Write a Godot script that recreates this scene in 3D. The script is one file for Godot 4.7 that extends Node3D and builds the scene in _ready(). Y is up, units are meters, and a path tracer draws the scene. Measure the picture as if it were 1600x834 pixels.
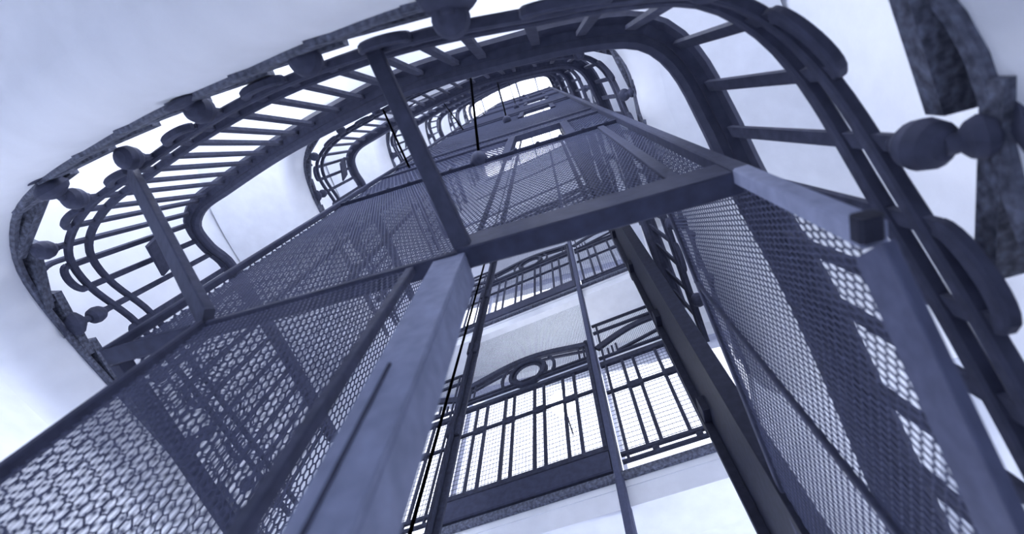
extends Node3D
# A narrow stairwell seen from the ground: an iron lift cage in the middle, stairs winding round it on
# three sides, gated landings in front of tall windows on the fourth. x to the right along the cage's
# near face, y up, -z from the camera towards the landings.

const H := 3.3                 # floor to floor
const F0 := 0.6                # ground floor level
const EYE := Vector3(0, 1.2, 0)
const CX0 := -1.46             # cage above the ring: left side
const CXL := -1.12             # cage below the ring: left side
const CXM := -0.30             # door post
const CX1 := 0.43              # right side
const CZ := -0.36              # near face
const CZB := -2.0              # far face
const RING := 2.43             # ring beam / door lintel
const GC := Vector3(-0.8, 0, -2.75)   # landing front: passes here, turned GA
const GA := 7.79
const FLIGHTS := 6

var M := {}
var used := {}

# ------------------------------------------------------------------ mesh helper
class B:
	var v := PackedVector3Array()
	var n := PackedVector3Array()
	func tri(a: Vector3, b: Vector3, c: Vector3) -> void:      # counter-clockwise from outside
		var q := (b - a).cross(c - a).normalized()
		v.append(a); v.append(c); v.append(b)
		n.append(q); n.append(q); n.append(q)
	func quad(a: Vector3, b: Vector3, c: Vector3, d: Vector3) -> void:
		tri(a, b, c); tri(a, c, d)
	func tris(a: Vector3, b: Vector3, c: Vector3, na: Vector3, nb: Vector3, nc: Vector3) -> void:
		v.append(a); v.append(c); v.append(b)
		n.append(na); n.append(nc); n.append(nb)
	func quad_n(p: Array, q: Array) -> void:       # smooth quad, turned to agree with its normals
		if (p[1] - p[0]).cross(p[2] - p[0]).dot(q[0] + q[1] + q[2]) > 0.0:
			tris(p[0], p[1], p[2], q[0], q[1], q[2]); tris(p[0], p[2], p[3], q[0], q[2], q[3])
		else:
			tris(p[0], p[2], p[1], q[0], q[2], q[1]); tris(p[0], p[3], p[2], q[0], q[3], q[2])
	func hexa(p: Array) -> void:           # 0-3 bottom ccw seen from above, 4-7 top
		quad(p[3], p[2], p[1], p[0]); quad(p[4], p[5], p[6], p[7])
		for i in 4:
			var j := (i + 1) % 4
			quad(p[i], p[j], p[4 + j], p[4 + i])
	func box(lo: Vector3, hi: Vector3) -> void:
		hexa([Vector3(lo.x, lo.y, hi.z), Vector3(hi.x, lo.y, hi.z), Vector3(hi.x, lo.y, lo.z), Vector3(lo.x, lo.y, lo.z),
			Vector3(lo.x, hi.y, hi.z), Vector3(hi.x, hi.y, hi.z), Vector3(hi.x, hi.y, lo.z), Vector3(lo.x, hi.y, lo.z)])
	func cbox(lo: Vector3, hi: Vector3, c: float) -> void:     # box with chamfered long edges along its longest axis
		var s := hi - lo
		var ax := s.max_axis_index()
		var mid := (lo + hi) / 2
		var a := Vector3(); var b := Vector3()
		a = mid; b = mid
		a[ax] = lo[ax]; b[ax] = hi[ax]
		var up := Vector3.UP if ax != 1 else Vector3.FORWARD
		var t := (b - a).normalized()
		var sx := absf(t.cross(up).dot(s)); var sy := absf(up.dot(s))
		bar(a, b, sx, sy, up, c)
	func bar(a: Vector3, b: Vector3, w: float, h: float, up := Vector3.UP, c := 0.0) -> void:
		sweep(B.rect(w, h, c), [a, b], up, false)
	static func rect(w: float, h: float, c: float) -> Array:
		var x := w / 2; var y := h / 2
		if c <= 0.0:
			return [Vector2(-x, -y), Vector2(x, -y), Vector2(x, y), Vector2(-x, y)]
		return [Vector2(-x + c, -y), Vector2(x - c, -y), Vector2(x, -y + c), Vector2(x, y - c), Vector2(x - c, y), Vector2(-x + c, y), Vector2(-x, y - c), Vector2(-x, -y + c)]
	static func ring(r: float, k: int) -> Array:
		var o := []
		for i in k:
			o.append(Vector2(cos(TAU * i / k), sin(TAU * i / k)) * r)
		return o
	# profile (ccw, x = side to the right of travel, y = up) along a path
	func sweep(prof: Array, path: Array, up := Vector3.UP, smooth := false) -> void:
		var m := path.size(); var k := prof.size()
		var rows := []; var nor := []
		for i in m:
			var t: Vector3 = (path[mini(i + 1, m - 1)] - path[maxi(i - 1, 0)]).normalized()
			var s := t.cross(up)
			s = s.normalized() if s.length() > 1e-4 else t.cross(Vector3.RIGHT).normalized()
			var u := s.cross(t)
			var row := []; var nr := []
			for p in prof:
				row.append(path[i] + s * p.x + u * p.y)
				nr.append((s * p.x + u * p.y).normalized())
			rows.append(row); nor.append(nr)
		for i in m - 1:
			for j in k:
				var l := (j + 1) % k
				if smooth:
					tris(rows[i][j], rows[i][l], rows[i + 1][l], nor[i][j], nor[i][l], nor[i + 1][l])
					tris(rows[i][j], rows[i + 1][l], rows[i + 1][j], nor[i][j], nor[i + 1][l], nor[i + 1][j])
				else:
					quad(rows[i][j], rows[i][l], rows[i + 1][l], rows[i + 1][j])
		for j in range(1, k - 1):
			tri(rows[0][0], rows[0][j + 1], rows[0][j])
			tri(rows[m - 1][0], rows[m - 1][j], rows[m - 1][j + 1])
	# lathe: points (radius, along) about an axis from o along d
	func lathe(o: Vector3, d: Vector3, pts: Array, k := 16) -> void:
		d = d.normalized()
		var a := d.cross(Vector3.UP if absf(d.y) < 0.9 else Vector3.RIGHT).normalized()
		var b := d.cross(a)
		for i in pts.size() - 1:
			var p: Vector2 = pts[i]; var q: Vector2 = pts[i + 1]
			var nn := Vector2(q.y - p.y, p.x - q.x).normalized()
			for j in k:
				var e0 := a * cos(TAU * j / k) + b * sin(TAU * j / k)
				var e1 := a * cos(TAU * (j + 1) / k) + b * sin(TAU * (j + 1) / k)
				var P0 := o + e0 * p.x + d * p.y; var P1 := o + e1 * p.x + d * p.y
				var Q0 := o + e0 * q.x + d * q.y; var Q1 := o + e1 * q.x + d * q.y
				var n0 := e0 * nn.x + d * nn.y; var n1 := e1 * nn.x + d * nn.y
				if p.x > 1e-5:
					tris(P0, P1, Q1, n0, n1, n1)
				if q.x > 1e-5:
					tris(P0, Q1, Q0, n0, n1, n0)
	func ball(c: Vector3, r: float, k := 18, squash := 1.0) -> void:
		var m := k / 2
		for i in m:
			for j in k:
				var p := []
				for e in [[i, j], [i, j + 1], [i + 1, j + 1], [i + 1, j]]:
					var th: float = PI * e[0] / m; var ph: float = TAU * e[1] / k
					p.append(Vector3(sin(th) * cos(ph), cos(th), sin(th) * sin(ph)))
				var q := []
				for e in p:
					q.append(c + Vector3(e.x, e.y * squash, e.z) * r)
				if i < m - 1: tris(q[0], q[2], q[3], p[0], p[2], p[3])
				if i > 0: tris(q[0], q[1], q[2], p[0], p[1], p[2])
	func mesh() -> ArrayMesh:
		var a := []
		a.resize(Mesh.ARRAY_MAX)
		a[Mesh.ARRAY_VERTEX] = v
		a[Mesh.ARRAY_NORMAL] = n
		var m := ArrayMesh.new()
		if v.size():
			m.add_surface_from_arrays(Mesh.PRIMITIVE_TRIANGLES, a)
		return m

# ------------------------------------------------------------------ node helpers
func numbered(called: String) -> String:
	var k: int = used.get(called, -1) + 1
	used[called] = k
	return called if k == 0 else "%s_%03d" % [called, k]

func tag(o: Node, label := "", category := "", group := "", kind := "") -> Node:
	for e in [["label", label], ["category", category], ["group", group], ["kind", kind]]:
		if e[1] != "": o.set_meta(e[0], e[1])
	return o

func thing(called: String, label: String, category: String, at := Vector3.ZERO, group := "") -> Node3D:
	var o := Node3D.new()
	o.name = numbered(called)
	add_child(o, true)
	o.position = at
	tag(o, label, category, group)
	return o

func put(called: String, b: B, m: Material, parent: Node = self) -> MeshInstance3D:
	return put_mesh(called, b.mesh(), m, parent)

func put_mesh(called: String, me: Mesh, m: Material, parent: Node = self) -> MeshInstance3D:
	var o := MeshInstance3D.new()
	if parent == self:
		o.name = numbered(called)
	else:
		var key := "%d/%s" % [parent.get_instance_id(), called]
		o.name = called if not used.has(key) else "%s_%03d" % [called, used[key]]
		used[key] = used.get(key, 0) + 1
	o.mesh = me
	o.material_override = m
	parent.add_child(o, true)
	return o

func struct(called: String, b: B, m: Material, label := "", category := "") -> MeshInstance3D:
	var o := put(called, b, m)
	tag(o, label, category, "", "structure")
	return o

func copy_of(o: Node3D, label: String, up: float) -> Node3D:
	var c: Node3D = o.duplicate()
	c.name = numbered(String(o.name).rstrip("_0123456789"))
	add_child(c, true)
	c.position = o.position + Vector3.UP * up
	c.set_meta("label", label)
	return c

# ------------------------------------------------------------------ materials
func paint(c: Color, rough: float, vary := 0.12, scale := 1.5, bump := 0.0, metal := 0.0) -> StandardMaterial3D:
	var m := StandardMaterial3D.new()
	m.roughness = rough
	m.metallic = metal
	m.albedo_color = c
	m.uv1_triplanar = true
	m.uv1_world_triplanar = true
	m.uv1_scale = Vector3.ONE * scale
	if vary > 0.0:
		m.albedo_texture = clouds(1.0 - vary, 7)
	if bump > 0.0:
		m.heightmap_enabled = true
		m.heightmap_texture = clouds(0.0, 11)
		m.heightmap_scale = bump
	return m

var cloud_cache := {}
func clouds(low: float, seed_: int) -> Texture2D:
	var key := "%f %d" % [low, seed_]
	if cloud_cache.has(key): return cloud_cache[key]
	var f := FastNoiseLite.new()
	f.seed = seed_
	f.frequency = 0.012
	f.fractal_octaves = 5
	var t := NoiseTexture2D.new()
	t.width = 512; t.height = 512
	t.seamless = true
	t.noise = f
	var r := Gradient.new()
	r.set_color(0, Color(low, low, low)); r.set_color(1, Color.WHITE)
	t.color_ramp = r
	cloud_cache[key] = t
	return t

func dull() -> void:
	for k in ["iron", "gate", "cage", "wire", "post", "stone", "rail", "dark"]:
		M[k].metallic_specular = 0.22

func materials() -> void:
	M.plaster = paint(Color(0.94, 0.952, 0.98), 0.9, 0.03, 0.6, 0.1)
	M.soffit = paint(Color(0.94, 0.952, 0.98), 0.9, 0.04, 0.8, 0.15)
	M.floor = paint(Color(0.87, 0.89, 0.93), 0.7, 0.1, 1.0)
	M.stone = paint(Color(0.50, 0.52, 0.60), 0.55, 0.5, 5.0, 0.2)
	M.iron = paint(Color(0.33, 0.345, 0.43), 0.65, 0.25, 3.0, 0.05)
	M.rail = paint(Color(0.37, 0.385, 0.47), 0.55, 0.2, 3.0)
	M.cage = paint(Color(0.275, 0.29, 0.375), 0.65, 0.16, 2.5, 0.05)
	M.wire = paint(Color(0.35, 0.37, 0.47), 0.65, 0.15, 3.0)
	M.dark = paint(Color(0.185, 0.197, 0.26), 0.6, 0.2, 3.0)
	M.gate = paint(Color(0.27, 0.285, 0.36), 0.65, 0.25, 3.0)
	M.post = paint(Color(0.57, 0.595, 0.70), 0.65, 0.14, 2.5, 0.05)
	M.frame = paint(Color(0.75, 0.77, 0.86), 0.6, 0.05, 2.0)
	var g := StandardMaterial3D.new()
	g.albedo_color = Color(0.95, 0.97, 1.0, 0.06)
	g.transparency = BaseMaterial3D.TRANSPARENCY_ALPHA
	g.roughness = 0.05
	M.glass = g
	var g2: StandardMaterial3D = g.duplicate()
	g2.albedo_color = Color(0.80, 0.82, 0.88, 0.66)
	M.tinted = g2
	var l := StandardMaterial3D.new()
	l.albedo_color = Color(1, 1, 1)
	l.emission_enabled = true
	l.emission = Color(0.97, 0.98, 1.0)
	l.emission_energy_multiplier = 5.0
	M.lamp = l

# ------------------------------------------------------------------ stair plan
# control points as Vector3; every one lies once on the lowest visible flight
var EDGE := [Vector3(.80,.6,-2.0), Vector3(.78,1.25,-1.4), Vector3(.76,1.82,-.85), Vector3(.74,2.10,-.5), Vector3(.735,2.26,-.12), Vector3(.60,2.40,.11), Vector3(.25,2.5,.2),
	Vector3(-.24,2.65,.26), Vector3(-.6,2.79,.285), Vector3(-.91,2.9,.29), Vector3(-1.26,3.02,.295), Vector3(-1.69,3.17,.28), Vector3(-2.2,3.33,.235), Vector3(-2.55,3.43,.13),
	Vector3(-2.78,3.5,-.1), Vector3(-2.88,3.58,-.45), Vector3(-2.9,3.66,-1.0), Vector3(-2.9,3.76,-1.8), Vector3(-2.9,3.9,-2.6)]
var LOW := [Vector3(.68,.95,-2.0), Vector3(.68,1.42,-1.4), Vector3(.67,1.93,-.75), Vector3(.66,2.19,-.45), Vector3(.62,2.47,-.12), Vector3(.48,2.55,.05), Vector3(.25,2.56,.12),
	Vector3(.03,2.6,.155), Vector3(-.22,2.7,.2), Vector3(-.47,2.84,.232), Vector3(-.9,2.98,.245), Vector3(-1.36,3.15,.217), Vector3(-1.89,3.35,.15), Vector3(-2.35,3.5,.07),
	Vector3(-2.7,3.62,-.1), Vector3(-2.82,3.72,-.31), Vector3(-2.83,3.87,-.665), Vector3(-2.83,4.0,-1.6), Vector3(-2.83,4.1,-2.6)]
var TOP := [Vector3(.64,1.5,-2.0), Vector3(.61,2.08,-1.3), Vector3(.60,2.5,-.8), Vector3(.585,2.84,-.5), Vector3(.57,2.99,-.3), Vector3(.52,3.1,-.08), Vector3(.42,3.15,.04),
	Vector3(.22,3.24,.1), Vector3(-.07,3.36,.135), Vector3(-.55,3.53,.165), Vector3(-.95,3.71,.14), Vector3(-1.57,4.08,.08), Vector3(-2.2,4.36,-.03), Vector3(-2.52,4.49,-.1),
	Vector3(-2.69,4.56,-.22), Vector3(-2.78,4.7,-.42), Vector3(-2.80,4.83,-.61), Vector3(-2.81,4.95,-1.5), Vector3(-2.81,5.0,-2.6)]

func smooth_path(c: Array, step: float) -> Array:
	var k := Curve3D.new()
	k.bake_interval = 0.02
	for i in c.size():
		var t: Vector3 = (c[mini(i + 1, c.size() - 1)] - c[maxi(i - 1, 0)]) * 0.5
		var a: float = (c[i] - c[maxi(i - 1, 0)]).length(); var b: float = (c[mini(i + 1, c.size() - 1)] - c[i]).length()
		var d := t.normalized()
		k.add_point(c[i], -d * a / 3.0, d * b / 3.0)
	var o := []
	var n := int(ceil(k.get_baked_length() / step))
	for i in n + 1:
		o.append(k.sample_baked(k.get_baked_length() * i / n, true))
	return o

func along(path: Array, f: float) -> Vector3:
	var x := clampf(f, 0.0, 1.0) * (path.size() - 1)
	var i := mini(int(x), path.size() - 2)
	return path[i].lerp(path[i + 1], x - i)

func outward(path: Array, f: float) -> Vector3:
	var t := along(path, f + 0.01) - along(path, f - 0.01)
	return Vector3.UP.cross(Vector3(t.x, 0, t.z)).normalized()

func nearest(path: Array, p: Vector3) -> float:      # parameter of the point nearest in plan
	var best := 1e9; var at := 0.0
	for i in path.size():
		var d := Vector2(path[i].x - p.x, path[i].z - p.z).length_squared()
		if d < best:
			best = d; at = i
	return at / (path.size() - 1)

func build_flight(label: String) -> Node3D:
	var t := thing("stair_flight", label, "stairs", Vector3.ZERO, "stair flights winding up the well")
	var e := smooth_path(EDGE, 0.08)
	# plaster body: string face towards the well, soffit underneath
	var b := B.new()
	var prof := [Vector2(-1.08, -0.37), Vector2(-0.16, -0.37), Vector2(-0.1, -0.355), Vector2(-0.045, -0.31), Vector2(-0.012, -0.24), Vector2(0, -0.15), Vector2(0, -0.075), Vector2(-1.08, -0.075)]
	var rows := []
	for i in e.size():
		var o := outward(e, float(i) / (e.size() - 1))
		var r := []
		for p in prof:
			var q: Vector3 = e[i] - o * p.x + Vector3.UP * p.y
			q.x = clampf(q.x, -3.985, 1.84); q.z = minf(q.z, 1.385)
			r.append(q)
		rows.append(r)
	for i in rows.size() - 1:
		for j in prof.size():
			var l := (j + 1) % prof.size()
			var d: Vector2 = prof[l] - prof[j]
			var flat := Vector2(d.y, -d.x).normalized()
			var nj := flat; var nl := flat
			if j >= 1 and j <= 5:
				var d0: Vector2 = prof[j] - prof[j - 1]; var d1: Vector2 = prof[l + 1] - prof[l]
				nj = (flat + Vector2(d0.y, -d0.x).normalized()).normalized()
				if j < 5: nl = (flat + Vector2(d1.y, -d1.x).normalized()).normalized()
			var oa := outward(e, float(i) / (e.size() - 1)); var ob := outward(e, float(i + 1) / (e.size() - 1))
			b.quad_n([rows[i][j], rows[i][l], rows[i + 1][l], rows[i + 1][j]], [Vector3.UP * nj.y - oa * nj.x, Vector3.UP * nl.y - oa * nl.x, Vector3.UP * nl.y - ob * nl.x, Vector3.UP * nj.y - ob * nj.x])
	for j in range(1, prof.size() - 1):
		b.tri(rows[0][0], rows[0][j], rows[0][j + 1])
		b.tri(rows[-1][0], rows[-1][j + 1], rows[-1][j])
	put("soffit", b, M.soffit, t)
	b = B.new()
	var cap := []
	for p in e: cap.append(p + Vector3.DOWN * 0.085)
	b.sweep(B.rect(0.04, 0.035, 0.006), cap)
	put("stone_string", b, M.stone, t)
	# treads: stone slabs whose ends show along the well
	var n := 27
	for i in n:
		var f0 := float(i) / n; var f1 := float(i + 1.22) / n
		var y := along(e, (i + 0.5) / n).y + 0.02
		var q := []
		for f in [f0, f1]:
			var p := along(e, f); var o := outward(e, f)
			var far := p + o * 1.02
			far.x = clampf(far.x, -3.95, 1.82); far.z = minf(far.z, 1.35)
			q.append([p - o * 0.018, far])
		var c := B.new()
		var lo := y - 0.068; var hi := y - 0.02
		var a: Array = [q[0][0], q[1][0], q[1][1], q[0][1]]
		var h := []
		for yy in [lo, hi]:
			for p in a: h.append(Vector3(p.x, yy, p.z))
		c.hexa([h[3], h[2], h[1], h[0], h[7], h[6], h[5], h[4]])
		put("tread", c, M.stone, t)
	return t

func build_railing(label: String) -> Node3D:
	var t := thing("stair_railing", label, "railing", Vector3.ZERO, "iron stair railings")
	var lo := smooth_path(LOW, 0.06)
	var tp := smooth_path(TOP, 0.06)
	var ed := smooth_path(EDGE, 0.06)
	# handrail: moulded band, broad underneath
	var b := B.new()
	b.sweep([Vector2(-.062, -.016), Vector2(-.042, -.034), Vector2(.042, -.034), Vector2(.062, -.016), Vector2(.062, .012), Vector2(.035, .038), Vector2(-.035, .038), Vector2(-.062, .012)], tp)
	put("handrail", b, M.rail, t)
	b = B.new()
	var under := []
	for p in tp: under.append(p + Vector3.DOWN * 0.05)
	b.sweep(B.rect(0.035, 0.012, 0.0), under)
	put("handrail_core", b, M.iron, t)
	# two flat rails at the foot
	b = B.new()
	b.sweep(B.rect(0.034, 0.034, 0.006), lo)
	put("lower_rail", b, M.iron, t)
	b = B.new()
	var hi := []
	for i in lo.size():
		var f := float(i) / (lo.size() - 1)
		hi.append(lo[i].lerp(along(tp, nearest(tp, lo[i])), 0.13))
	b.sweep(B.rect(0.034, 0.034, 0.006), hi)
	put("upper_rail", b, M.iron, t)
	# bars: a single one that ends in a ball, then a pair joined by a loop
	var L := 0.0
	for i in lo.size() - 1: L += Vector2(lo[i].x - lo[i + 1].x, lo[i].z - lo[i + 1].z).length()
	var pitch := 0.488
	var k := int(L / pitch)
	var phase := nearest(lo, Vector3(-.14, 0, .18))
	for i in range(-k, k + 1):
		pitch = 0.488 if i >= 0 else 0.54
		var f := phase + i * pitch / L
		for e in [[0.0, 0], [0.33, 1], [0.66, 2]]:
			var g: float = f + e[0] * pitch / L
			if g < 0.012 or g > 0.985: continue
			var p := along(lo, g)
			var q := along(tp, nearest(tp, p))
			var o := outward(lo, g)
			var d := (q - p).normalized()
			var foot := p - d * (0.07 if e[1] == 0 else 0.035)
			var c := B.new()
			c.bar(foot, q - d * 0.03, 0.034, 0.016, o, 0.0)
			var bal := put("baluster", c, M.iron, t)
			if e[1] == 0:
				c = B.new()
				c.lathe(foot + d * 0.02, -d, [Vector2(0.012, 0), Vector2(0.02, 0.01), Vector2(0.02, 0.022), Vector2(0.03, 0.03), Vector2(0.044, 0.05), Vector2(0.05, 0.078), Vector2(0.044, 0.106), Vector2(0.028, 0.122), Vector2(0, 0.13)], 18)
				put("ball_end", c, M.iron, bal)
			if e[1] == 1 and g + 0.33 * pitch / L < 0.985:
				var p2 := along(lo, g + 0.33 * pitch / L)
				var d2 := (along(tp, nearest(tp, p2)) - p2).normalized()
				var arc := []
				var m := (foot + p2 - d2 * 0.035) / 2
				var h2 := (foot - (p2 - d2 * 0.035)) / 2
				for s in 13:
					var w := PI * s / 12
					arc.append(m + h2 * cos(w) - d * 0.038 * sin(w))
				c = B.new()
				c.sweep(B.rect(0.036, 0.03, 0.006), arc, o)
				put("loop", c, M.iron, bal)
		# every other ball sits on a bracket that ties the railing to the string
		if i % 2 == 0 and f > 0.03 and f < 0.97:
			var p := along(lo, f); var o := outward(lo, f)
			var e0 := along(ed, nearest(ed, p))
			var d := (along(tp, nearest(tp, p)) - p).normalized()
			var c := B.new()
			var hub := p - d * 0.17
			var face := e0 + Vector3.DOWN * 0.09 + o * 0.02
			var w := face - hub
			var l := w.length()
			var fat := 1.0 if i >= 0 else 0.55
			c.lathe(hub, w, [Vector2(0, -.004), Vector2(0.018, 0.0), Vector2(0.02, l * .15), Vector2(0.034 * fat, l * .2), Vector2(0.062 * fat, l * .33), Vector2(0.075 * fat, l * .5), Vector2(0.062 * fat, l * .67), Vector2(0.034 * fat, l * .8), Vector2(0.03, l * .86), Vector2(0.055, l * .9), Vector2(0.055, l)], 18)
			put("bracket", c, M.iron, t)
	var sc := B.new()
	sc.sweep(B.rect(.03, .06, .008), smooth_path([Vector3(-2.86, 3.72, -.13), Vector3(-2.87, 3.6, -.135), Vector3(-2.87, 3.52, -.2), Vector3(-2.86, 3.51, -.32)], .03), Vector3.RIGHT)
	put("scroll", sc, M.iron, t)
	# small lock plate under the handrail where it turns to the landing
	var c := B.new()
	c.bar(Vector3(-2.62, 4.1, -.2), Vector3(-2.72, 4.2, -.42), 0.02, 0.16, Vector3.UP, 0.003)
	put("plate", c, M.iron, t)
	return t

# ------------------------------------------------------------------ honeycomb mesh of the cage
# fills the polygon (in the plane's own metres) with upright six-sided openings
func honeycomb(poly: PackedVector2Array, o: Vector3, u: Vector3, w: Vector3, px: float, py: float, bar: float, deep: float, hole := Rect2()) -> B:
	var b := B.new()
	var nrm := u.cross(w).normalized()
	var lo := poly[0]; var hi := poly[0]
	for p in poly:
		lo = lo.min(p); hi = hi.max(p)
	var hx := px / 2; var a := py * 0.30; var c := py * 0.62      # half width, half upright side, tip
	var r := int((hi.y - lo.y) / py) + 2
	var k := int((hi.x - lo.x) / px) + 2
	for j in r:
		for i in k:
			var cx := lo.x + i * px + (hx if j % 2 else 0.0)
			var cy := lo.y + j * py
			var ctr := Vector2(cx, cy)
			if not Geometry2D.is_point_in_polygon(ctr, poly) or hole.has_point(ctr): continue
			# right upright side, and the two lower slopes
			var tip := py - a
			for s in [[Vector2(cx + hx, cy - a), Vector2(cx + hx, cy + a)], [Vector2(cx + hx, cy + a), Vector2(cx, cy + tip)], [Vector2(cx, cy + tip), Vector2(cx - hx, cy + a)]]:
				var p: Vector2 = s[0]; var q: Vector2 = s[1]
				var d := (q - p).normalized() * bar * 0.5
				var e := Vector2(-d.y, d.x)
				var P := o + u * (p.x) + w * (p.y); var Q := o + u * (q.x) + w * (q.y)
				var E := u * e.x + w * e.y
				var D := nrm * deep * 0.5
				var f := [P + E + D, P - E + D, Q - E + D, Q + E + D, P + E - D, P - E - D, Q - E - D, Q + E - D]
				b.quad(f[0], f[1], f[2], f[3]); b.quad(f[5], f[4], f[7], f[6])
				b.quad(f[1], f[5], f[6], f[2]); b.quad(f[4], f[0], f[3], f[7])
	return b

func stuff(o: Node) -> void:
	o.set_meta("kind", "stuff")

func build_cage() -> void:
	var t := thing("lift_cage", "blue-grey iron lift cage of pierced mesh panels rising through the stairwell", "lift cage")
	var top := F0 + H * FLIGHTS + 0.4
	var X := Vector3.RIGHT; var Y := Vector3.UP; var Z := Vector3.FORWARD
	# ring beam and lintel
	var b := B.new()
	b.cbox(Vector3(CX0, RING - .005, CZ - .045), Vector3(CXM - .02, RING + .022, CZ + .006), .004)
	put("ring_beam", b, M.cage, t)
	b = B.new()
	b.cbox(Vector3(CXM - .02, RING, CZ - .05), Vector3(CX1 + .03, RING + .13, CZ + .012), .004)
	put("lintel", b, M.cage, t)
	b = B.new()
	b.cbox(Vector3(CX0, RING - .012, CZ - .04), Vector3(CXL - .03, RING - .005, CZ + .012), .002)
	put("bottom_beam", b, M.cage, t)
	# side ring beams
	for x in [CX0, CX1]:
		b = B.new()
		b.cbox(Vector3(x - .02, RING, CZB), Vector3(x + .02, RING + .05, CZ - .05), .004)
		if x == CX0: put("side_beam", b, M.cage, t)
	# upright members
	var posts := [[CX0, CZ, RING, top, .03], [CX1, CZ, 1.93, RING, .042], [CX1, CZ, RING, top, .042], [CXL, CZ, F0, RING, .03]]
	for p in posts:
		b = B.new()
		b.cbox(Vector3(p[0] - p[4] / 2, p[2], p[1] - p[4] / 2), Vector3(p[0] + p[4] / 2, p[3], p[1] + p[4] / 2), .005)
		put("corner_post", b, M.post if p[2] == 1.93 else M.cage, t)
	# door post: plate facing the stairs with a return into the doorway and a long slot
	b = B.new()
	b.cbox(Vector3(CXM - .092, F0, CZ - .012), Vector3(CXM, RING, CZ), .002)
	b.cbox(Vector3(CXM - .012, F0, CZ - .09), Vector3(CXM, RING, CZ - .012), .002)
	put("door_post", b, M.post, t)
	b = B.new()
	b.cbox(Vector3(CXM - .062, F0, CZ - .002), Vector3(CXM - .056, 1.9, CZ + .004), .001)
	put("slot_strip", b, M.iron, t)
	b = B.new()
	b.cbox(Vector3(-.472, F0, CZ - .02), Vector3(-.447, RING, CZ + .002), .003)
	put("panel_stile", b, M.iron, t)
	# struts that hold the cage off the stairs: flat bars with a turned-up end
	for s in [[-.305, -.452, 2.81, .247], [-1.12, -1.79, 3.26, .155]]:
		b = B.new()
		var s0 := Vector3(s[0], RING + .03, CZ); var s1 := Vector3(s[1], s[2], s[3])
		b.bar(s0, s1, .05 if s[0] > -1 else .085, .03, Vector3.UP, .004)
		put("strut", b, M.iron, t)
	for k in range(0, FLIGHTS - 1):
		for s in [[-.47, 4.34, -.57, 6.08, .2], [-1.2, 5.28, -1.58, 6.42, .178]]:
			b = B.new()
			var lift := Vector3.UP * k * H
			var s0 := Vector3(s[0], s[1], CZ + .01) + lift; var s1 := Vector3(s[2], s[3], s[4]) + lift
			b.sweep(B.ring(.010, 8), [s0, s1], Vector3.FORWARD, true)
			var rod := put("tie_rod", b, M.iron, t)
			if s[0] < -1: continue
			b = B.new()
			b.ball(s0, .055, 16)
			put("rod_ball", b, M.iron, rod)
	b = B.new()
	b.cbox(Vector3(CX1 - .033, 1.902, CZ), Vector3(CX1 + .003, 1.936, CZ + .04), .006)
	put("post_foot", b, M.dark, t)
	# near face above the ring, up to the bolted seam
	var seam := 4.32
	var face := PackedVector2Array([Vector2(CX0 + .02, RING + .06), Vector2(CX1 - .02, RING + .06), Vector2(CX1 - .02, seam), Vector2(CX0 + .02, seam)])
	var O := Vector3(0, 0, CZ - .02)
	stuff(put("front_mesh", honeycomb(face, O, X, Y, .0155, .025, .0038, .0025), M.wire, t))
	b = B.new()
	b.cbox(Vector3(CX0, seam - .012, CZ - .03), Vector3(CX1, seam + .012, CZ + .004), .003)
	var seam_rail := put("seam_rail", b, M.cage, t)
	for i in 13:
		b = B.new()
		b.lathe(Vector3(CX0 + .07 + i * .145, seam, CZ + .002), Vector3.BACK, [Vector2(.014, 0), Vector2(.013, .006), Vector2(.006, .011), Vector2(0, .012)], 10)
		put("bolt", b, M.cage, seam_rail)
	for x in [-.98, -.72, -.3, .06]:
		b = B.new()
		b.cbox(Vector3(x - .008, RING + .05, CZ - .036), Vector3(x + .008, seam, CZ - .024), .001)
		put("stiffener", b, M.cage, t)
	b = B.new()
	b.cbox(Vector3(CX1 - .14, RING + .1, CZ - .03), Vector3(CX1 - .1, seam, CZ - .008), .002)
	put("edge_plate", b, M.cage, t)
	# near face, left of the door, below the ring
	var left := PackedVector2Array([Vector2(CXL + .02, F0 + .1), Vector2(-.455, F0 + .1), Vector2(-.455, RING - .01), Vector2(CXL + .02, RING - .01)])
	stuff(put("front_mesh", honeycomb(left, Vector3(0, 0, CZ - .004), X, Y, .0155, .025, .0032, .002), M.wire, t))
	# near face, floors above: an opening with a white frame, then mesh again
	var up := PackedVector2Array([Vector2(CX0 + .02, seam), Vector2(CX1 - .02, seam), Vector2(CX1 - .02, seam + H), Vector2(CX0 + .02, seam + H)])
	var um := honeycomb(up, O, X, Y, .03, .05, .008, .004, Rect2(CXM, seam, .43, .92)).mesh()
	for k in range(0, FLIGHTS - 1):
		var o := put_mesh("front_mesh", um, M.wire, t)
		o.position.y = k * H
		stuff(o)
		for x in [CXM, CXM + .43]:
			b = B.new()
			b.cbox(Vector3(x - .03, seam + k * H, CZ - .05), Vector3(x + .03, seam + .93 + k * H, CZ), .003)
			put("opening_jamb", b, M.cage, t)
		b = B.new()
		b.cbox(Vector3(CX0, seam + .93 + k * H, CZ - .05), Vector3(CX1, seam + .98 + k * H, CZ), .003)
		put("opening_head", b, M.cage, t)
		b = B.new()
		b.cbox(Vector3(CX0, seam + 1.41 + k * H, CZ - .05), Vector3(CX1, seam + 1.46 + k * H, CZ), .003)
		put("ring_beam", b, M.cage, t)
	# left side
	var sl := PackedVector2Array([Vector2(.38, RING + .06), Vector2(-CZB, RING + .06), Vector2(-CZB, seam + H), Vector2(.38, seam + H)])
	stuff(put("side_mesh", honeycomb(sl, Vector3(CX0, 0, 0), Z, Y, .03, .05, .008, .004), M.wire, t))
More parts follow.
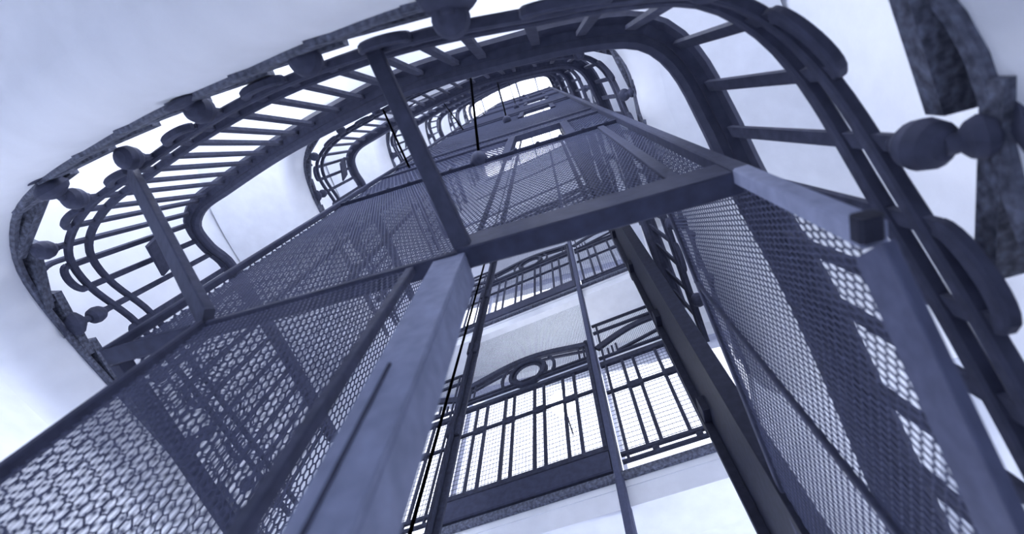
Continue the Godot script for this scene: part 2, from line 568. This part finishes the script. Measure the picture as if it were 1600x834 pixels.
	var sl2 := PackedVector2Array([Vector2(.38, F0 + .1), Vector2(-CZB, F0 + .1), Vector2(-CZB, RING), Vector2(.38, RING)])
	stuff(put("side_mesh", honeycomb(sl2, Vector3(CXL, 0, 0), Z, Y, .021, .034, .0032, .002), M.wire, t))
	# right side: a band of mesh that climbs with the stairs
	var sr := PackedVector2Array([Vector2(.385, 1.96), Vector2(.72, 1.71), Vector2(1.5, 1.12), Vector2(2.0, .75), Vector2(2.0, 1.78), Vector2(1.456, 2.45), Vector2(.70, 3.39), Vector2(.385, 3.78)])
	stuff(put("side_mesh", honeycomb(sr, Vector3(CX1, 0, 0), Z, Y, .0155, .025, .0038, .0025), M.wire, t))
	b = B.new()
	b.bar(Vector3(CX1, 1.93, -.385), Vector3(CX1, .72, -2.0), .02, .09, Vector3.UP, .003)
	put("sloping_frame", b, M.wire, t)
	b = B.new()
	b.bar(Vector3(CX1, 3.78, -.385), Vector3(CX1, 1.78, -2.0), .025, .03, Vector3.UP, .003)
	put("sloping_frame", b, M.iron, t)
	b = B.new()
	b.bar(Vector3(CX1 - .006, 1.5, -.945), Vector3(CX1 - .006, 3.1, -.945), .016, .016, Vector3.FORWARD, .003)
	put("side_stile", b, M.iron, t)

func build_guides() -> void:
	var top := F0 + H * FLIGHTS + 0.4
	# right far corner: a deep built-up column
	var t := thing("guide_column", "dark broad guide column at right inside the cage doorway", "guide column", Vector3(CX1, 0, -2.04))
	var b := B.new()
	b.cbox(Vector3(-.02, F0, -.0), Vector3(.06, top, .04), .004)
	put("flange", b, M.dark, t)
	b = B.new()
	b.cbox(Vector3(.01, F0, .04), Vector3(.03, top, .56), .002)
	put("web", b, M.dark, t)
	b = B.new()
	b.cbox(Vector3(-.02, F0, .56), Vector3(.06, top, .60), .003)
	put("flange", b, M.dark, t)
	b = B.new()
	b.cbox(Vector3(-.035, F0, .085), Vector3(.01, top, .105), .002)
	put("guide_rail", b, M.dark, t)
	for k in FLIGHTS:
		for d in [.0, 1.1, 2.2]:
			b = B.new()
			b.cbox(Vector3(-.03, 1.2 + d + k * H, .02), Vector3(.05, 1.32 + d + k * H, .19), .004)
			put("clamp", b, M.dark, t)
	# left far corner: a slimmer column with a rope beside it
	t = thing("guide_column", "slim dark guide column with clamps in front of the gate's left end", "guide column", Vector3(-1.13, 0, -1.95))
	b = B.new()
	b.cbox(Vector3(-.045, F0, -.04), Vector3(.045, top, -.02), .002)
	b.cbox(Vector3(-.006, F0, -.02), Vector3(.006, top, .03), .002)
	put("guide_rail", b, M.gate, t)
	for k in FLIGHTS:
		for d in [.35, 1.5, 2.6]:
			b = B.new()
			b.cbox(Vector3(-.05, 1.2 + d + k * H, -.06), Vector3(.04, 1.38 + d + k * H, .0), .006)
			put("clamp", b, M.gate, t)
	var r := thing("lift_rope", "steel rope running down left of the slim guide column", "rope", Vector3(-1.215, 0, -1.9))
	b = B.new()
	b.sweep(B.ring(.011, 8), [Vector3(0, F0, 0), Vector3(0.01, top, 0)], Vector3.FORWARD, true)
	put("strand", b, M.gate, r)

# ------------------------------------------------------------------ landings
func gp(u: float, y: float, w := 0.0) -> Vector3:      # along the landing front, up, towards the well
	return Vector3(u, y, w)

func front(called: String, label: String, category: String, floor_y: float, group: String) -> Node3D:
	var t := thing(called, label, category, GC + Vector3.UP * floor_y, group)
	t.rotation_degrees.y = -GA
	return t

func wires(u0: float, u1: float, y0: float, y1: float, pu: float, py: float, r: float, w: float) -> B:
	var b := B.new()
	var n := int((u1 - u0) / pu)
	for i in range(1, n):
		var u := u0 + (u1 - u0) * i / n
		b.bar(Vector3(u, y0, w), Vector3(u, y1, w), r, r, Vector3.BACK)
	if py > 0:
		n = int((y1 - y0) / py)
		for i in range(1, n):
			var y := y0 + (y1 - y0) * i / n
			b.bar(Vector3(u0, y, w + r), Vector3(u1, y, w + r), r, r, Vector3.UP)
	return b

func hbar(t: Node, called: String, u0: float, u1: float, y: float, h: float, d := .03, m: Material = null, w := 0.0) -> void:
	var b := B.new()
	b.bar(Vector3(u0, y, w), Vector3(u1, y, w), d, h, Vector3.UP, minf(h, d) * .15)
	put(called, b, m if m else M.gate, t)

func vbar(t: Node, called: String, u: float, y0: float, y1: float, wd: float, d := .02, m: Material = null, w := 0.0) -> void:
	var b := B.new()
	b.bar(Vector3(u, y0, w), Vector3(u, y1, w), wd, d, Vector3.BACK, minf(wd, d) * .15)
	put(called, b, m if m else M.gate, t)

func torus(c: Vector3, r: float, w: float, d: float, a0 := 0.0, a1 := TAU) -> B:
	var b := B.new()
	var p := []
	var n := 40
	for i in n + 1:
		var a := a0 + (a1 - a0) * i / n
		p.append(c + Vector3(cos(a), sin(a), 0) * r)
	b.sweep(B.rect(d, w, minf(w, d) * .2), p, Vector3.BACK if false else Vector3(0, 0, 1), false)
	return b

func build_gate(label: String) -> Node3D:
	var t := front("landing_gate", label, "gate", F0, "gates on the landings")
	var u0 := -.81; var u1 := .62
	hbar(t, "bottom_rail", u0, u1, .27, .06, .04)
	hbar(t, "mid_rail", u0, u1, 1.03, .03)
	hbar(t, "top_rail", u0, u1, 1.42, .06, .04)
	hbar(t, "top_rail", u0, u1, 1.535, .035)
	for f in [.133, .213, .353, .42, .573, .64, .78, .86]:
		vbar(t, "bar", u0 + (u1 - u0) * f, .29, 1.41, .03)
	for f in [.173, .386, .606, .82]:
		hbar(t, "plate", u0 + (u1 - u0) * (f - .045), u0 + (u1 - u0) * (f + .045), 1.03, .07, .03)
	for u in [u0 + .02, u1 - .02]:
		vbar(t, "stile", u, .24, 1.9, .04, .04)
	# frieze with the round eye
	var c := Vector3(-.07, 1.71, 0)
	put("eye_ring", torus(c, .195, .06, .05), M.gate, t)
	put("eye_ring", torus(c, .168, .014, .07), M.gate, t)
	put("eye_rim", torus(c, .30, .03, .035, -.5, .62), M.gate, t)
	put("eye_rim", torus(c, .30, .03, .035, PI - .62, PI + .5), M.gate, t)
	hbar(t, "frieze_rail", u0, u1, 1.585, .03)
	for s in [[u0 + .06, 1.585, 1.82], [u1 - .06, 1.585, 1.82], [u0 + .11, 1.585, 1.82], [u1 - .11, 1.585, 1.82]]:
		vbar(t, "frieze_bar", s[0], s[1], s[2], .018)
	for s in [-1, 1]:
		hbar(t, "frieze_block", c.x + s * .1 - .03, c.x + s * .1 + .03, 1.565, .06)
	var arc := []
	for i in 25:
		var x := -1.0 + i / 12.0
		arc.append(Vector3((u0 + u1) / 2 + x * (u1 - u0) / 2, 1.83 + .155 * pow(cos(x * PI / 2), 1.3) , 0))
	var b := B.new()
	b.sweep(B.rect(.04, .09, .006), arc, Vector3.UP)
	put("arched_rail", b, M.gate, t)
	var lower := []
	for p in arc: lower.append(p + Vector3(0, -.095, -.01))
	b = B.new()
	b.sweep(B.rect(.025, .03, .004), lower, Vector3.UP)
	put("arched_rail", b, M.gate, t)
	stuff(put("wire_infill", wires(u0, u1, .29, 1.41, .03, .05, .0032, -.016), M.gate, t))
	stuff(put("wire_infill", wires(u0, u1, 1.58, 2.86, .018, 0, .0035, -.02), M.gate, t))
	# threshold below the gate
	b = B.new()
	b.bar(Vector3(u0, .12, -.01), Vector3(u1, .12, -.01), .1, .2, Vector3.UP, .01)
	put("threshold", b, M.cage, t)
	return t

func build_side(label: String, a: float, z: float) -> Node3D:
	# fixed railing beside the gate, from the post at a to the end at z (along the front)
	var t := front("landing_railing", label, "railing", F0, "fixed railings beside the landing gates")
	var s := signf(z - a)
	hbar(t, "bottom_rail", a, z, .10, .028)
	hbar(t, "bottom_rail", a, z, .175, .035)
	hbar(t, "mid_rail", a, z, .93, .03)
	hbar(t, "top_rail", a, z, 1.37, .075, .035)
	hbar(t, "frieze_rail", a, z, 1.49, .03)
	hbar(t, "mesh_rail", a, z, 2.0, .035)
	hbar(t, "mesh_rail", a, z, 2.16, .028)
	vbar(t, "stile", a + s * .05, .1, 2.16, .022)
	var n := int(absf(z - a) / .32)
	for i in n:
		var u := a + s * (.21 + i * .32)
		vbar(t, "bar", u, .17, 1.36, .03)
		vbar(t, "bar", u + s * .105, .17, 1.36, .03)
		hbar(t, "plate", u - s * .018, u + s * .123, .93, .075, .03)
		vbar(t, "foot_block", u + s * .05, .1, .175, .05)
	for i in 3:
		vbar(t, "frieze_block", a + s * (.11 + i * .045), 1.5, 1.62 + i * .02, .02)
	var arc := []
	for i in 15:
		var x := i / 14.0
		arc.append(Vector3(a + (z - a) * x, 1.68 + .22 * sin(minf(x * 1.6, 1.0) * PI / 2), 0))
	var b := B.new()
	b.sweep(B.rect(.03, .085, .005), arc, Vector3.UP)
	put("arched_rail", b, M.gate, t)
	var arc2 := []
	for i in 9:
		var x := i / 8.0
		arc2.append(Vector3(a + s * .2 + (z - a - s * .2) * x, 1.52 + .19 * x, 0))
	b = B.new()
	b.sweep(B.rect(.025, .035, .004), arc2, Vector3.UP)
	put("arched_rail", b, M.gate, t)
	var lo := minf(a, z); var hi := maxf(a, z)
	stuff(put("wire_infill", wires(lo, hi, .18, 1.36, .03, .05, .0032, -.016), M.gate, t))
	stuff(put("wire_infill", wires(lo, hi, 1.5, 2.16, .018, 0, .0032, -.016), M.gate, t))
	return t

func build_landings() -> void:
	var ax := Vector3(cos(deg_to_rad(GA)), 0, sin(deg_to_rad(GA)))
	for k in range(1, FLIGHTS + 1):
		var y := F0 + k * H
		var b := B.new()
		# slab with a downstand edge along the well
		var pl := [Vector2(-4.0, -3.55), Vector2(1.87, -3.55), Vector2(1.87, -2.0), Vector2(.80, -2.0)]
		var e1 := GC + ax * (1.63); var e0 := GC - ax * 2.12
		pl += [Vector2(e1.x, e1.z), Vector2(e0.x, e0.z), Vector2(-2.9, -2.6), Vector2(-4.0, -2.6)]
		var poly := PackedVector2Array(pl)
		var idx := Geometry2D.triangulate_polygon(poly)
		for i in range(0, idx.size(), 3):
			var p := []
			for j in 3: p.append(poly[idx[i + j]])
			var q := []
			for e in p: q.append(Vector3(e.x, 0, e.y))
			if (q[1] - q[0]).cross(q[2] - q[0]).y < 0: q.reverse()
			var up := Vector3.UP * y; var dn := Vector3.UP * (y - .12)
			b.tri(q[0] + up, q[1] + up, q[2] + up)
			b.tri(q[2] + dn, q[1] + dn, q[0] + dn)
		for i in poly.size():
			var p := Vector3(poly[i].x, 0, poly[i].y); var q := Vector3(poly[(i + 1) % poly.size()].x, 0, poly[(i + 1) % poly.size()].y)
			b.quad(p + Vector3.UP * (y - .12), p + Vector3.UP * y, q + Vector3.UP * y, q + Vector3.UP * (y - .12))
		var bm := GC + Vector3(0, y - .17, 0)
		b.bar(bm - ax * 2.1 + Vector3(0, 0, -.2), bm + ax * 1.62 + Vector3(0, 0, -.2), .38, .22, Vector3.UP)
		struct("landing_slab", b, M.soffit, "plastered landing slab at level %d above the ground floor" % k, "landing")
		var c := B.new()
		var em := GC + Vector3(0, y - .035, 0)
		c.bar(em - ax * 2.12 + Vector3(0, 0, .015), em + ax * 1.63 + Vector3(0, 0, .015), .05, .06, Vector3.UP, .01)
		struct("trim_%d" % k, c, M.stone)
	var post := B.new()
	for u in [-.855, .655]:
		var o := MeshInstance3D.new()
		var b := B.new()
		var p: Vector3 = GC + ax * u
		b.bar(Vector3(p.x, F0, p.z), Vector3(p.x, F0 + H * FLIGHTS, p.z), .06, .08, Vector3(sin(deg_to_rad(-GA)), 0, cos(deg_to_rad(GA))), .008)
		b.bar(Vector3(p.x, F0, p.z + .06), Vector3(p.x, F0 + H * FLIGHTS, p.z + .06), .04, .03, Vector3(sin(deg_to_rad(-GA)), 0, cos(deg_to_rad(GA))), .004)
		tag(put("gate_post", b, M.wire), "tall iron post at the %s end of the landing gates, through all floors" % ["left", "right"][int(u > 0)], "post")
	post = null
	var where := ["first landing, lower gate in the cage doorway", "second landing, upper gate in the cage doorway", "third landing, mostly behind the lintel"]
	var g0 := build_gate("")
	var s0 := build_side("", .70, 1.62)
	var l0 := build_side("", -.90, -2.12)
	for k in 3:
		var up := H * (k + 1)
		var name_ := "iron gate with round eye on the " + String(where[k])
		var ns := "barred railing with fine wire right of the gate on the " + String(where[k].split(",")[0])
		var nl := "barred railing with fine wire left of the gate on the " + String(where[k].split(",")[0])
		if k == 0:
			for e in [[g0, name_], [s0, ns], [l0, nl]]:
				e[0].position.y += up
				e[0].set_meta("label", e[1])
		else:
			copy_of(g0, name_, up - H)
			copy_of(s0, ns, up - H)
			copy_of(l0, nl, up - H)

func build_room() -> void:
	var top := F0 + H * FLIGHTS + .5
	var b := B.new()
	b.box(Vector3(-4.3, F0 - .3, -3.85), Vector3(2.2, F0, 1.7))
	struct("floor", b, M.floor)
	b = B.new()
	wall_x(b, 1.85, 2.2, -3.85, 1.7, top, -3.2, -.3, .02, 1.2, 1)
	struct("wall_right", b, M.plaster)
	# left and back walls: windows between the flights
	b = B.new()
	wall_x(b, -4.3, -4.0, -3.85, 1.7, top, -3.4, -2.2, .15, 2.35, FLIGHTS, 2)
	struct("wall_left", b, M.plaster)
	b = B.new()
	wall_z(b, 1.4, 1.7, -4.0, 1.85, top, -3.6, 1.5, -.32, 1.15, FLIGHTS, 1)
	struct("wall_back", b, M.plaster)
	b = B.new()
	wall_z(b, -3.85, -3.55, -4.0, 1.85, top, -3.8, 1.7, .25, 3.0, FLIGHTS)
	struct("wall_front", b, M.plaster)
	for k in FLIGHTS:
		var w := Node3D.new()
		w.name = "window_%d" % (k + 1)
		add_child(w, true)
		tag(w, "", "", "", "structure")
		var y := F0 + k * H
		var f := B.new()
		f.box(Vector3(-3.8, y + .25, -3.71), Vector3(1.7, y + .31, -3.63)); f.box(Vector3(-3.8, y + 2.94, -3.71), Vector3(1.7, y + 3.0, -3.63))
		for x in [-3.77, 1.67]:
			f.box(Vector3(x - .03, y + .25, -3.71), Vector3(x + .03, y + 3.0, -3.63))
		for x in [-1.95, -.13]:
			f.box(Vector3(x - .02, y + .31, -3.70), Vector3(x + .02, y + 2.94, -3.64))
		put("window_frame", f, M.frame, w)
		for e in [[-3.74, -1.97], [-1.93, -.15], [-.11, 1.64]]:
			var g := B.new()
			g.quad(Vector3(e[0], y + .31, -3.67), Vector3(e[1], y + .31, -3.67), Vector3(e[1], y + 2.94, -3.67), Vector3(e[0], y + 2.94, -3.67))
			put("pane", g, M.tinted if k == 1 else M.glass, w)
	for k in range(1, FLIGHTS):
		var w := Node3D.new()
		w.name = "window_%d" % (FLIGHTS + 1 + k)
		add_child(w, true)
		tag(w, "", "", "", "structure")
		var y := F0 + k * H
		var f := B.new()
		f.box(Vector3(-3.6, y - .32, 1.5), Vector3(1.5, y - .26, 1.58)); f.box(Vector3(-3.6, y + 1.09, 1.5), Vector3(1.5, y + 1.15, 1.58))
		for x in [-3.57, -1.05, 1.47]:
			f.box(Vector3(x - .03, y - .26, 1.5), Vector3(x + .03, y + 1.09, 1.58))
		put("window_frame", f, M.frame, w)
		for e in [[-3.54, -1.08], [-1.02, 1.44]]:
			var g := B.new()
			g.quad(Vector3(e[0], y - .26, 1.54), Vector3(e[1], y - .26, 1.54), Vector3(e[1], y + 1.09, 1.54), Vector3(e[0], y + 1.09, 1.54))
			put("pane", g, M.glass, w)
	for k in range(2, FLIGHTS):
		var w := Node3D.new()
		w.name = "window_%d" % (2 * FLIGHTS + 1 + k)
		add_child(w, true)
		tag(w, "", "", "", "structure")
		var y := F0 + k * H
		var f := B.new()
		f.box(Vector3(-4.2, y + .15, -3.4), Vector3(-4.12, y + .21, -2.2)); f.box(Vector3(-4.2, y + 2.29, -3.4), Vector3(-4.12, y + 2.35, -2.2))
		for z in [-3.37, -2.23]:
			f.box(Vector3(-4.2, y + .21, z - .03), Vector3(-4.12, y + 2.29, z + .03))
		put("window_frame", f, M.frame, w)
		for e in [[-3.34, -2.26]]:
			var g := B.new()
			g.quad(Vector3(-4.16, y + .21, e[1]), Vector3(-4.16, y + .21, e[0]), Vector3(-4.16, y + 2.29, e[0]), Vector3(-4.16, y + 2.29, e[1]))
			put("pane", g, M.glass, w)
	# roof with a skylight over the well
	b = B.new()
	for r in [[-4.3, -3.85, 2.2, -3.0], [-4.3, .3, 2.2, 1.7], [-4.3, -3.0, -2.9, .3], [.75, -3.0, 2.2, .3]]:
		b.box(Vector3(r[0], top, r[1]), Vector3(r[2], top + .3, r[3]))
	struct("ceiling", b, M.plaster)
	var w := Node3D.new()
	w.name = "window_%d" % (FLIGHTS + 1)
	add_child(w, true)
	tag(w, "", "", "", "structure")
	b = B.new()
	for i in 6:
		var x := -2.9 + 3.65 * i / 5
		b.box(Vector3(x - .025, top + .1, -3.0), Vector3(x + .025, top + .18, .3))
	put("glazing_bar", b, M.frame, w)
	for i in 5:
		var g := B.new()
		var x := -2.9 + 3.65 * i / 5
		g.quad(Vector3(x + .025, top + .14, .3), Vector3(x + .705, top + .14, .3), Vector3(x + .705, top + .14, -3.0), Vector3(x + .025, top + .14, -3.0))
		put("pane", g, M.glass, w)

func wall_z(b: B, z0: float, z1: float, x0: float, x1: float, top: float, a: float, c: float, lo: float, hi: float, floors: int, first := 0) -> void:
	b.box(Vector3(x0, F0, z0), Vector3(a, top, z1))
	b.box(Vector3(c, F0, z0), Vector3(x1, top, z1))
	var y := F0
	for k in range(first, floors):
		if F0 + k * H + lo > y: b.box(Vector3(a, y, z0), Vector3(c, F0 + k * H + lo, z1))
		y = F0 + k * H + hi
	b.box(Vector3(a, y, z0), Vector3(c, top, z1))

func wall_x(b: B, x0: float, x1: float, z0: float, z1: float, top: float, a: float, c: float, lo: float, hi: float, floors: int, first := 0) -> void:
	b.box(Vector3(x0, F0, z0), Vector3(x1, top, a))
	b.box(Vector3(x0, F0, c), Vector3(x1, top, z1))
	var y := F0
	for k in range(first, floors):
		b.box(Vector3(x0, y, a), Vector3(x1, F0 + k * H + lo, c))
		y = F0 + k * H + hi
	b.box(Vector3(x0, y, a), Vector3(x1, top, c))

func build_lamp() -> void:
	var p := Vector3(-.605, 5.57, -3.2)
	var t := thing("globe_lamp", "bright round lamp glowing behind the bars of the lower gate", "lamp", p)
	var b := B.new()
	b.ball(Vector3.ZERO, .14, 24)
	put("globe", b, M.lamp, t)
	b = B.new()
	b.sweep(B.ring(.008, 8), [Vector3(0, 0, -.13), Vector3(0, 0, -.43)], Vector3.UP, true)
	put("arm", b, M.frame, t)
	b = B.new()
	b.lathe(Vector3(0, 0, -.11), Vector3.FORWARD, [Vector2(.07, 0), Vector2(.06, .03), Vector2(.02, .05), Vector2(0, .06)], 16)
	put("cap", b, M.frame, t)
	var l := OmniLight3D.new()
	l.name = "globe_lamp_light"
	add_child(l)
	l.position = p
	l.light_energy = .3
	l.light_color = Color(.97, .98, 1)
	l.omni_range = 12
	l.omni_attenuation = 2
	l.light_size = .12
	l.shadow_enabled = true

func wall_lamp(p: Vector3, back: Vector3, label: String, energy: float) -> void:
	var t := thing("wall_lamp", label, "lamp", p, "round lamps on the stairwell walls")
	var b := B.new()
	b.ball(Vector3.ZERO, .11, 20)
	put("globe", b, M.lamp, t)
	b = B.new()
	b.lathe(back * .14, -back, [Vector2(.06, 0), Vector2(.06, .02), Vector2(.02, .035), Vector2(.02, .06)], 14)
	put("wall_plate", b, M.iron, t)
	var l := OmniLight3D.new()
	l.name = "wall_lamp_light"
	add_child(l, true)
	l.position = p
	l.light_energy = energy
	l.light_color = Color(.91, .935, 1)
	l.omni_range = 14
	l.omni_attenuation = 2
	l.light_size = .1
	l.shadow_enabled = true

# ------------------------------------------------------------------
func _ready() -> void:
	var cam := Camera3D.new()
	cam.name = "camera"
	add_child(cam)
	cam.transform = Transform3D(Basis(Vector3(.955296, .043933, -.29237), Vector3(.25815, .35809, .897291), Vector3(.144115, -.932653, .33074)).orthonormalized(), EYE)
	cam.keep_aspect = Camera3D.KEEP_HEIGHT
	var at := CameraAttributesPhysical.new()
	at.frustum_focal_length = 12.0 / (417.0 / 760.0)
	at.frustum_focus_distance = 3.2
	at.exposure_aperture = 2.6
	at.frustum_near = 0.03
	at.frustum_far = 200.0
	cam.attributes = at
	cam.fov = rad_to_deg(2 * atan(417.0 / 760.0))
	cam.near = 0.03
	cam.far = 200.0
	cam.current = true

	var env := Environment.new()
	env.background_mode = Environment.BG_SKY
	var sm := ProceduralSkyMaterial.new()
	sm.sky_top_color = Color(.90, .92, .99)
	sm.sky_horizon_color = Color(.91, .93, .99)
	sm.ground_horizon_color = Color(.80, .83, .92)
	sm.ground_bottom_color = Color(.70, .73, .84)
	sm.sky_energy_multiplier = 1.7
	sm.ground_energy_multiplier = 0.75
	sm.sun_angle_max = 0.0
	env.sky = Sky.new()
	env.sky.sky_material = sm
	env.tonemap_mode = Environment.TONE_MAPPER_LINEAR
	env.tonemap_exposure = 1.7
	env.sdfgi_enabled = true
	env.ssao_enabled = true
	env.ssil_enabled = true
	var we := WorldEnvironment.new()
	we.name = "sky"
	we.environment = env
	add_child(we)

	materials()
	dull()
	build_room()
	build_landings()
	var nth := ["lowest white stair flight curling close overhead, its dark tread ends in view", "second white stair flight up, framed by the lowest handrail", "third white stair flight up the well", "fourth white stair flight up the well", "fifth white stair flight up, small near the skylight", "topmost white stair flight just under the skylight"]
	var rth := ["lowest iron stair railing with ball-ended bars, nearest overhead", "second iron stair railing up, framed by the lowest handrail", "third iron stair railing up the well", "fourth iron stair railing up the well", "fifth iron stair railing up, small near the skylight", "topmost iron stair railing just under the skylight"]
	var fl := build_flight(nth[0])
	var ra := build_railing(rth[0])
	for k in range(1, FLIGHTS):
		copy_of(fl, nth[k], k * H)
		copy_of(ra, rth[k], k * H)
	build_cage()
	build_guides()
	build_lamp()
	for k in range(0, FLIGHTS - 1):
		for x in [-2.7, -.2]:
			wall_lamp(Vector3(x, 4.65 - .33 * x + k * H, 1.26), Vector3.BACK, "round white wall lamp at the %s above the %s stair flight, hidden by it" % ["left" if x < -1 else "right", ["lowest", "second", "third", "fourth", "fifth"][k]], 1.15 if x < -1 else .95)
	wall_lamp(Vector3(-3.86, 1.9, -1.5), Vector3.LEFT, "round white wall lamp on the ground floor's left wall, below the view", .65)
	wall_lamp(Vector3(1.71, 1.5, -2.6), Vector3.RIGHT, "round white wall lamp on the ground floor's right wall, below the view", 1.25)
